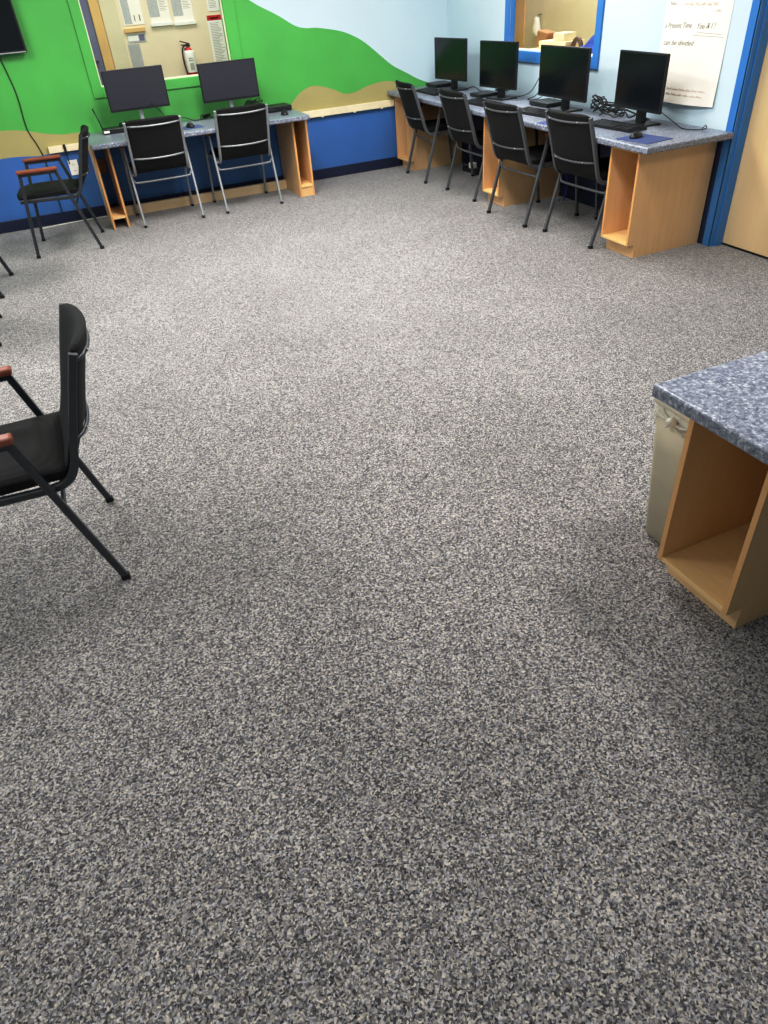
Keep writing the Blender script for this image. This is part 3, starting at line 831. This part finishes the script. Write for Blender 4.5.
cable('thin black cord hanging down the green wall from the wall television', [(-0.175, B - 0.006, 1.42), (-0.165, B - 0.006, 1.34), (-0.135, B - 0.006, 1.1), (-0.145, B - 0.006, 0.86), (-0.135, B - 0.006, 0.78), (-0.105, B - 0.006, 0.69), (-0.085, B - 0.006, 0.60), (-0.08, B - 0.008, 0.50), (-0.08, B - 0.02, 0.105)], 0.0045)
cable('white cable lying along the foot of the baseboard behind the side-on armchair', [(-0.30, B - 0.10, 0.006), (-0.05, B - 0.06, 0.006), (0.15, B - 0.05, 0.006), (0.31, B - 0.05, 0.006)], 0.005, 'white_plastic', name='cable')

# black bracket on the left ledger, wall outlets
bm = bm_new(); add_box(bm, (0.108, B - 0.058, 0.575), (0.130, B - 0.043, 0.668), 0.003); add_box(bm, (0.114, B - 0.05, 0.50), (0.124, B - 0.041, 0.58), 0.002)
tag(link('cable_clip', bm, 'blackplastic'), 'small black clip hooked over the pale ledger behind the side-on armchair', 'clip')
def outlet(label, x, z, mat):
    t = thing('wall_outlet', label, 'outlet', (x, B, z))
    bm = bm_new(); add_box(bm, (-0.042, -0.008, -0.065), (0.042, -0.0005, 0.065), 0.003); link('cover_plate', bm, mat, t)
    bm = bm_new()
    for dz in (-0.026, 0.026):
        for dx in (-0.007, 0.007): add_box(bm, (dx - 0.0015, -0.0092, dz - 0.006), (dx + 0.0015, -0.0075, dz + 0.006))
    link('socket_slots', bm, 'greyplastic', t)
outlet('white wall outlet on the blue wall behind the side-on armchair', 0.150, 0.462, 'white_plastic')
outlet('tan wall outlet between the two narrow maple uprights', 0.388, 0.440, 'kraft')

# power strip under the four-screen desk
t = thing('power_strip', 'black power strip with a pale plug on the carpet under the four-screen desk', 'power strip', (3.98, 6.95, 0.0), 0.1)
bm = bm_new(); add_box(bm, (-0.03, -0.15, 0.0), (0.03, 0.15, 0.045), 0.006); link('strip_case', bm, 'blackplastic', t)
bm = bm_new(); add_box(bm, (-0.032, -0.04, 0.0455), (0.028, 0.03, 0.10), 0.008); link('plug', bm, 'white_plastic', t)
cable('black cable looping down to the carpet under the four-screen desk', [(4.08, 7.30, 0.55), (4.05, 7.28, 0.30), (4.02, 7.22, 0.06), (3.98, 7.16, 0.006), (3.96, 7.10, 0.02), (3.97, 7.08, 0.03)], 0.005)
cable('blue cable hanging under the four-screen desk behind the last chair', [(4.10, 5.55, 0.69), (4.07, 5.50, 0.45), (4.09, 5.47, 0.20), (4.06, 5.45, 0.006), (4.03, 5.50, 0.006)], 0.006, 'cloth')

# ------------------------------------------------------------------ wall television (top left corner)
t = thing('wall_television', 'black flat television on the green wall in the top left corner', 'television', (-0.488, B, 1.385))
bm = bm_new(); add_box(bm, (-0.55, -0.085, 0.0), (0.55, -0.045, 0.64), 0.005, 2); link('television_housing', bm, 'blackplastic', t)
bm = bm_new(); add_box(bm, (-0.535, -0.0862, 0.022), (0.535, -0.084, 0.625)); link('screen', bm, 'screen', t)
bm = bm_new(); add_box(bm, (-0.54, -0.0872, 0.004), (0.54, -0.0845, 0.012)); link('silver_strip', bm, 'silver', t)
bm = bm_new(); add_box(bm, (-0.2, -0.046, 0.15), (0.2, -0.001, 0.45)); link('wall_bracket', bm, 'greyplastic', t)

# ------------------------------------------------------------------ flip-chart sheet on the right wall
t = thing('handwritten_sheet', 'large cream paper sheet with handwriting on the pale blue wall by the door', 'paper sheet', (R, 4.32, 0.86))
bm = bm_new(); nx, nz = 14, 18
PW0, PW1, PH = 4.602 - 4.32, 4.012 - 4.32, 0.90
def bulge(u, v):
    return 0.0015 + 0.035 * (1 - v) ** 3 * (0.35 + 0.65 * math.sin(PI * u)) + 0.004 * math.sin(PI * u)
gv = {}
for i in range(nx + 1):
    for j in range(nz + 1):
        u, v = i / nx, j / nz
        gv[i, j] = bm.verts.new((-bulge(u, v), PW0 + (PW1 - PW0) * u, PH * v - 0.004 * math.sin(PI * u) * (1 - v)))
for i in range(nx):
    for j in range(nz):
        f = bm.faces.new((gv[i, j], gv[i + 1, j], gv[i + 1, j + 1], gv[i, j + 1])); f.smooth = True
link('sheet', bm, 'paper', t)

def text_part(txt, size, y_left, z, mat, parent, shear=0.3, width=None, slope=0.0, off=0.0, name='handwriting'):
    cu = bpy.data.curves.new('tmp_text', 'FONT'); cu.body = txt; cu.size = size; cu.shear = shear; cu.offset = off; cu.resolution_u = 3
    ob = bpy.data.objects.new('tmp_text', cu); COL.objects.link(ob)
    bpy.context.view_layer.update()
    me = bpy.data.meshes.new_from_object(ob.evaluated_get(bpy.context.evaluated_depsgraph_get()))
    bpy.data.objects.remove(ob)
    xmax = max(v.co.x for v in me.vertices)
    kx = (width / xmax) if width else 1.0
    for vtx in me.vertices:
        x, y = vtx.co.x * kx, vtx.co.y
        yy = y_left - x; zz = z + y + slope * x
        u = (yy - PW0) / (PW1 - PW0); v = zz / PH
        vtx.co = Vector((-bulge(u, min(max(v, 0), 1)) - 0.0012, yy, zz))
    me.name = name
    me.materials.append(M[mat])
    o = bpy.data.objects.new(name, me); COL.objects.link(o); o.parent = parent
    return o
Y0, Z0 = 4.32, 0.86
def scribble(y_left, z, width, h, mat, words, seed):
    # faint handwriting too blurred to read: loose pen strokes, one per word
    rnd = random.Random(seed); x = 0.0; ww = width / words
    for _ in range(words):
        L = ww * rnd.uniform(0.65, 0.85); n_ = max(5, int(L / 0.0075)); pts = []
        for i in range(n_ + 1):
            yy = y_left - x - L * i / n_; zz = z + h * (0.15 + 0.55 * (i % 2) * rnd.uniform(0.6, 1.5))
            u = (yy - PW0) / (PW1 - PW0); v = zz / PH
            pts.append((-bulge(u, min(max(v, 0), 1)) - 0.0014, yy, zz))
        bm = bm_new(); add_tube(bm, smooth_path(pts, 3), 0.0016, 5); link('handwriting', bm, mat, t)
        x += ww
scribble(4.562 - Y0, 1.412 - Z0, 0.09, 0.028, 'inklight', 1, 1)
scribble(4.43 - Y0, 1.410 - Z0, 0.31, 0.026, 'redink', 6, 2)
scribble(4.142 - Y0, 1.378 - Z0, 0.06, 0.022, 'redink', 1, 3)
text_part('a Present Time', 0.044, 4.585 - Y0, 1.288 - Z0, 'ink', t, width=0.26, slope=0.02)
text_part('You & I !', 0.044, 4.285 - Y0, 1.288 - Z0, 'ink', t, width=0.165, slope=0.05)
text_part('can be divided', 0.044, 4.575 - Y0, 1.192 - Z0, 'ink', t, width=0.30, slope=0.01)
scribble(4.447 - Y0, 0.935 - Z0, 0.36, 0.018, 'redink', 6, 4)
scribble(4.449 - Y0, 0.903 - Z0, 0.35, 0.018, 'redink', 6, 5)
for (ya, za, yb, zb2) in ((4.262, 1.270, 4.062, 1.264), (4.305, 1.254, 4.040, 1.249)):
    bm = bm_new()
    pts = []
    for i in range(9):
        y = ya + (yb - ya) * i / 8; z = za + (zb2 - za) * i / 8
        u = (y - Y0 - PW0) / (PW1 - PW0); v = (z - Z0) / PH
        pts.append((-bulge(u, v) - 0.0012, y - Y0, z - Z0))
    add_tube(bm, pts, 0.0014, 5)
    link('underline', bm, 'inklight', t)

# ------------------------------------------------------------------ waste bin with knotted bag
t = thing('waste_bin', 'beige plastic waste bin with a knotted clear bag beside the nearest maple cabinet', 'waste bin', (1.792, 1.398, 0))
def rrect(hx, hy, r, n=5):
    pts = []
    for cx, cy, a0 in ((hx - r, hy - r, 0), (-hx + r, hy - r, 90), (-hx + r, -hy + r, 180), (hx - r, -hy + r, 270)):
        for k_ in range(n + 1):
            a = math.radians(a0 + 90 * k_ / n); pts.append((cx + r * math.cos(a), cy + r * math.sin(a)))
    return pts
def loft(bm, levels, close_bottom=True, close_top=False):
    rings = []
    for hx, hy, r, z in levels:
        rings.append([bm.verts.new((x, y, z)) for x, y in rrect(hx, hy, r)])
    n = len(rings[0])
    for a_, b_ in zip(rings[:-1], rings[1:]):
        for j in range(n):
            f = bm.faces.new((a_[j], a_[(j + 1) % n], b_[(j + 1) % n], b_[j])); f.smooth = True
    if close_bottom: bm.faces.new(rings[0][::-1])
    if close_top: bm.faces.new(rings[-1])
bm = bm_new(); loft(bm, [(0.188, 0.094, 0.03, 0.0), (0.195, 0.098, 0.034, 0.012), (0.252, 0.107, 0.034, 0.575), (0.244, 0.099, 0.03, 0.575), (0.184, 0.088, 0.03, 0.02)], True, True); link('bin_body', bm, 'bin', t)
bm = bm_new(); loft(bm, [(0.254, 0.108, 0.034, 0.566), (0.264, 0.113, 0.038, 0.568), (0.268, 0.115, 0.038, 0.598), (0.262, 0.112, 0.036, 0.612), (0.246, 0.101, 0.03, 0.612), (0.244, 0.099, 0.03, 0.570)], False); link('bin_rim', bm, 'binrim', t)
# bag film gathered under the rim, with a knot
bm = bm_new()
n = 40
ring_pts = rrect(1, 1, 0.35, 9)
rings = []
for lvl, (hx, hy, z) in enumerate(((0.2555, 0.1090, 0.569), (0.2580, 0.1115, 0.552), (0.2560, 0.1110, 0.534), (0.2530, 0.1090, 0.516))):
    ring = []
    for i, (a_, b_) in enumerate(ring_pts):
        wv = 0.0035 * math.sin(i * 2.3 + lvl) * lvl
        dz = 0.010 * math.sin(i * 1.1) * (lvl / 3) 
        ring.append(bm.verts.new((a_ * (hx + wv), b_ * (hy + wv), z + dz)))
    rings.append(ring)
for a_, b_ in zip(rings[:-1], rings[1:]):
    for j in range(len(a_)):
        bm.faces.new((a_[j], a_[(j + 1) % len(a_)], b_[(j + 1) % len(a_)], b_[j])).smooth = True
bag = link('bin_bag', bm, 'bag', t)
bm = bm_new()
kx, ky, kz = -0.266, 0.0, 0.538
add_lathe(bm, [(0.004, -0.016), (0.016, -0.008), (0.018, 0.004), (0.012, 0.013), (0.003, 0.017)], (kx, ky, kz), 10)
for (dy, dz) in ((0.055, 0.028), (0.075, 0.012), (-0.06, 0.0), (-0.05, -0.030), (0.03, -0.035)):
    pts = [(kx, ky, kz), (kx + 0.004, ky + dy * 0.5, kz + dz * 0.5 - 0.006), (kx + 0.010, ky + dy, kz + dz)]
    add_tube(bm, smooth_path(pts, 4), 0.007, 6, ry=0.003)
link('knot', bm, 'bag', bag)

# ------------------------------------------------------------------ notices and extinguisher in the hallway
HP = HY - 0.0002
def rect_sheet(name, label, cat, x0, x1, z0, z1, mat, group, lines=None, frame=None, th=0.004):
    t = thing(name, label, cat, ((x0 + x1) / 2, HP, z0), 0, group)
    w_, h_ = x1 - x0, z1 - z0
    bm = bm_new(); add_box(bm, (-w_ / 2, -th, 0), (w_ / 2, 0, h_)); link('sheet', bm, mat, t)
    for (a0, a1, b0, b1, m_) in (lines or []):
        bm = bm_new()
        X0, X1, Z0_, Z1_ = -w_ / 2 + a0 * w_, -w_ / 2 + a1 * w_, b0 * h_, b1 * h_
        if m_ == 'lines':
            z = Z1_ - 0.008
            rnd = random.Random(int(x0 * 1000))
            while z > Z0_:
                add_box(bm, (X0, -th - 0.0006, z), (X0 + (X1 - X0) * rnd.uniform(0.6, 1.0), -th + 0.0005, z + 0.006)); z -= 0.014
            link('printed_lines', bm, 'inklight', t)
        else:
            add_box(bm, (X0, -th - 0.0006, Z0_), (X1, -th + 0.0005, Z1_)); link('printed_block', bm, m_, t)
    if frame:
        bm = bm_new()
        add_box(bm, (-w_ / 2 - 0.012, -0.02, -0.03), (w_ / 2 + 0.012, -0.0005, -0.001), 0.002)
        link('ledge', bm, frame, t)
    return t
GN = 'notices on the hallway wall seen through the green window'
rect_sheet('wall_notice', 'pale notice with a grey text column, left on the hallway wall, above the tan bar', 'notice', 1.06, 1.262, 1.47, 1.95, 'paper', GN, [(0.05, 0.42, 0.02, 0.98, 'sheetgrey'), (0.55, 0.60, 0.06, 0.17, 'ink'), (0.80, 0.86, 0.06, 0.17, 'ink')])
o = box('notice_bar', (1.045, HP - 0.02, 1.408), (1.255, HP, 1.446), 'brass', bev=0.003); tag(o, 'tan wooden bar below the left hallway notice', 'bar')
rect_sheet('name_plate', 'white name strip with a purple end below the tan bar in the hallway', 'sign', 1.058, 1.245, 1.322, 1.392, 'sheetgrey', GN, [(0.03, 0.60, 0.2, 0.85, 'sheet'), (0.64, 0.92, 0.15, 0.9, 'purple')])
rect_sheet('wall_notice', 'grey printed notice right above the left two-screen monitor in the hallway', 'notice', 1.045, 1.165, 1.02, 1.312, 'sheetgrey', GN, [(0.08, 0.92, 0.05, 0.95, 'lines')])
rect_sheet('document_holder', 'left of the two clear document holders on the hallway wall', 'document holder', 1.335, 1.540, 1.47, 1.95, 'paper', GN, [(0.0, 0.50, 0.10, 0.98, 'sheetgrey'), (0.55, 0.95, 0.2, 0.95, 'lines')], 'white_plastic')
rect_sheet('document_holder', 'right of the two clear document holders on the hallway wall', 'document holder', 1.575, 1.780, 1.46, 1.95, 'paper', GN, [(0.0, 0.50, 0.10, 0.98, 'sheetgrey'), (0.55, 0.95, 0.2, 0.95, 'lines')], 'white_plastic')
rect_sheet('wall_notice', 'small white notice above the red-headed inspection card', 'notice', 1.945, 2.068, 1.525, 1.80, 'sheet', GN, [(0.12, 0.9, 0.1, 0.95, 'lines')])
rect_sheet('inspection_card', 'tall white card with a red heading beside the fire extinguisher', 'card', 1.915, 2.066, 1.04, 1.490, 'sheet', GN, [(0.0, 1.0, 0.90, 1.0, 'red'), (0.2, 0.8, 0.93, 0.955, 'sheet'), (0.12, 0.92, 0.05, 0.86, 'lines')])

t = thing('fire_extinguisher', 'red and white fire extinguisher hanging on the beige hallway wall', 'fire extinguisher', (1.645, HY - 0.075, 0.93))
bm = bm_new(); add_lathe(bm, [(0.050, 0.0), (0.054, 0.006), (0.054, 0.255), (0.048, 0.275), (0.030, 0.295), (0.018, 0.302), (0.018, 0.318)], (0, 0, 0), 24); link('cylinder', bm, 'red', t)
bm = bm_new(); add_lathe(bm, [(0.0546, 0.085), (0.0548, 0.086), (0.0548, 0.254), (0.0495, 0.273), (0.044, 0.281)], (0, 0, 0), 24); lb = link('white_label', bm, 'sheet', t)
bm = bm_new(); add_box(bm, (-0.022, -0.0562, 0.11), (0.018, -0.05, 0.17)); add_box(bm, (-0.026, -0.0562, 0.19), (0.02, -0.05, 0.198)); add_box(bm, (-0.026, -0.0562, 0.21), (0.02, -0.05, 0.218)); link('label_print', bm, 'inklight', lb)
bm = bm_new(); add_box(bm, (-0.02, -0.02, 0.315), (0.02, 0.02, 0.34), 0.004); add_prism(bm, [(-0.075, 0.372), (0.015, 0.345), (0.02, 0.338), (0.0, 0.338), (-0.075, 0.362)], 'y', -0.012, 0.012); add_prism(bm, [(-0.07, 0.338), (0.0, 0.332), (0.0, 0.322), (-0.07, 0.328)], 'y', -0.012, 0.012); link('valve_handle', bm, 'blackplastic', t)
bm = bm_new(); add_tube(bm, smooth_path([(-0.015, 0, 0.328), (-0.05, -0.01, 0.318), (-0.072, -0.02, 0.27), (-0.074, -0.02, 0.18), (-0.066, -0.02, 0.10), (-0.062, -0.02, 0.07)], 5), 0.008, 8); link('hose', bm, 'rubber', t)
bm = bm_new(); add_box(bm, (-0.03, 0.05, 0.10), (0.03, 0.074, 0.30)); link('wall_bracket', bm, 'greyplastic', t)

BGY, BGZ = 8.68, 0.99
# ------------------------------------------------------------------ table and its load in the side room
t = thing('side_room_table', 'pale table inside the room behind the blue-framed window', 'table', (R + 0.55, 6.5, 0))
bm = bm_new(); add_box(bm, (-0.37, -1.2, 1.01), (0.30, 0.36, 1.045), 0.004); link('tabletop', bm, 'creambox', t)
for sx in (-0.33, 0.26):
    for sy in (-1.15, 0.31):
        bm = bm_new(); add_box(bm, (sx - 0.02, sy - 0.02, 0.0), (sx + 0.02, sy + 0.02, 1.0095)); link('leg', bm, 'frame_grey', t)
ZT = 1.045
def carton(name, label, cat, c_, size, rz, mat, lid=True, tilt=0.0):
    t = thing(name, label, cat, c_, rz)
    bm = bm_new(); add_box(bm, (-size[0] / 2, -size[1] / 2, 0), (size[0] / 2, size[1] / 2, size[2]), 0.003); b_ = link('carton_body', bm, mat, t)
    if lid:
        bm = bm_new(); add_box(bm, (-size[0] / 2 - 0.004, -size[1] / 2 - 0.004, size[2] - 0.025), (size[0] / 2 + 0.004, size[1] / 2 + 0.004, size[2] + 0.003), 0.003); link('lid', bm, mat, t)
    t.rotation_euler = (tilt, 0, rz)
    return t
carton('cream_carton', 'long low cream carton on the table behind the blue-framed window', 'box', (4.60, 6.42, ZT), (0.22, 0.36, 0.075), 0.1, 'creambox')
carton('cream_carton', 'small cream carton stacked on the long low carton behind the window', 'box', (4.60, 6.375, ZT + 0.079), (0.14, 0.15, 0.06), 0.05, 'creambox', False)
carton('brown_carton', 'brown cardboard box standing tilted left of the cream cartons behind the window', 'box', (4.62, 6.72, ZT + 0.022), (0.12, 0.12, 0.115), 0.3, 'kraft', True, 0.2)
bm = bm_new()
rings = []
for i in range(18):
    a = PI * 1.15 * i / 17 - 0.1
    rings.append((4.58, 6.15 + 0.062 * math.cos(a), ZT + 0.012 + 0.085 * math.sin(a) ** 0.9 if math.sin(a) > 0 else ZT + 0.012))
add_tube(bm, rings, 0.020, 10)
tag(link('brown_tube', bm, 'brownstuff'), 'dark brown bent tube between the cream carton and the blue cloth', 'tube')
# blue cloth heap
bm = bm_new(); nu, nv = 22, 14; gv = {}
rnd = random.Random(12)
for i in range(nu + 1):
    for j in range(nv + 1):
        u, v = i / nu, j / nv
        hgt = (math.sin(PI * u) ** 0.7) * (math.sin(PI * v) ** 0.7)
        z = ZT + 0.002 + hgt * (0.055 + 0.125 * (1 - u) + 0.022 * math.sin(u * 15 + v * 4) + 0.012 * math.sin(v * 17 + u * 6))
        gv[i, j] = bm.verts.new((4.45 + 0.34 * v, 5.72 + 0.38 * u, max(z, ZT + 0.002)))
for i in range(nu):
    for j in range(nv):
        bm.faces.new((gv[i, j], gv[i + 1, j], gv[i + 1, j + 1], gv[i, j + 1])).smooth = True
tag(link('blue_cloth', bm, 'cloth'), 'crumpled blue cloth on the table at the right side of the blue-framed window', 'cloth')
bm = bm_new(); add_prism(bm, [(5.85, ZT), (6.13, ZT), (6.13, ZT + 0.035), (5.98, ZT + 0.055), (5.85, ZT + 0.03)], 'x', 4.345, 4.44)
tag(link('grey_pouch', bm, 'greystuff'), 'flat grey pouch on the table in front of the blue cloth', 'pouch')
t = thing('hanging_bag', 'small white bag hanging on the tan wall left of the brown box behind the window', 'bag', (SX - 0.06, BGY, BGZ))
bm = bm_new(); add_lathe(bm, [(0.035, 0.0), (0.055, 0.012), (0.064, 0.05), (0.058, 0.10), (0.045, 0.145), (0.036, 0.18), (0.02, 0.195)], (0, 0, 0), 18, 0.75, 1.0)
for vtx in bm.verts:
    vtx.co.x += 0.005 * math.sin(vtx.co.z * 60 + vtx.co.y * 50); vtx.co.y += 0.009 * math.sin(vtx.co.z * 45 + vtx.co.x * 70)
link('bag_body', bm, 'white_plastic', t)
bm = bm_new(); add_tube(bm, [(0.0595, 0, 0.215), (0.02, 0, 0.215), (0.0, 0, 0.19)], 0.004, 6); link('hook', bm, 'greyplastic', t)

# ------------------------------------------------------------------ lights
def area(name, loc, sx, sy, power, color=(1, 0.97, 0.92)):
    ld = bpy.data.lights.new(name, 'AREA'); ld.shape = 'RECTANGLE'; ld.size = sx; ld.size_y = sy
    ld.energy = power; ld.color = color
    o = bpy.data.objects.new(name, ld); COL.objects.link(o); o.location = loc
    return o
LC = (1.0, 0.985, 0.96)
for (x, y, p) in ((-1.2, 5.7, 54), (1.3, 5.6, 70), (3.0, 5.6, 50), (-1.2, 3.5, 46), (1.9, 3.4, 62), (2.10, 1.15, 32), (-1.1, 1.1, 13)):
    k = 0.5 if x > 2 and y < 2 else 1.0      # lamp over the nearest worktop, shrunk to sharpen its shadow
    area('ceiling_light_lamp', (x, y, CZ - 0.02), 0.6 * k, 1.2 * k, p, LC)
area('hall_lamp', (1.3, 8.4, CZ - 0.05), 2.0, 0.4, 30, (1, 0.97, 0.92))
area('side_room_lamp', (5.1, 7.0, CZ - 0.05), 0.6, 2.0, 56, (1, 0.98, 0.95))

wd = bpy.data.worlds.new('room_world'); bpy.context.scene.world = wd; wd.use_nodes = True
wd.node_tree.nodes['Background'].inputs[0].default_value = (0.9, 0.95, 1.0, 1)
wd.node_tree.nodes['Background'].inputs[1].default_value = 0.3

# ------------------------------------------------------------------ camera
f_px, pitch, roll, yaw, H = 693.43, 0.6575, -0.0833, 0.3662, 1.7075
fw = Vector((math.sin(yaw) * math.cos(pitch), math.cos(yaw) * math.cos(pitch), -math.sin(pitch)))
r0 = Vector((math.cos(yaw), -math.sin(yaw), 0)); u0 = r0.cross(fw)
cr, sr = math.cos(roll), math.sin(roll)
rr = cr * r0 + sr * u0; uu = -sr * r0 + cr * u0
cam = bpy.data.cameras.new('camera'); cam.sensor_fit = 'VERTICAL'; cam.sensor_height = 24.0
cam.lens = f_px * 24.0 / 1024.0; cam.clip_start = 0.05
co = bpy.data.objects.new('camera', cam); COL.objects.link(co)
m4 = Matrix(((rr.x, uu.x, -fw.x, 0), (rr.y, uu.y, -fw.y, 0), (rr.z, uu.z, -fw.z, H), (0, 0, 0, 1)))
co.matrix_world = m4
sc = bpy.context.scene
sc.camera = co
sc.view_settings.view_transform = 'Standard'
sc.view_settings.look = 'None'
sc.view_settings.exposure = 0.16
sc.view_settings.use_curve_mapping = True
cm = sc.view_settings.curve_mapping
cv = cm.curves[3]
cv.points.new(0.22, 0.175); cv.points.new(0.62, 0.66)
cm.update()
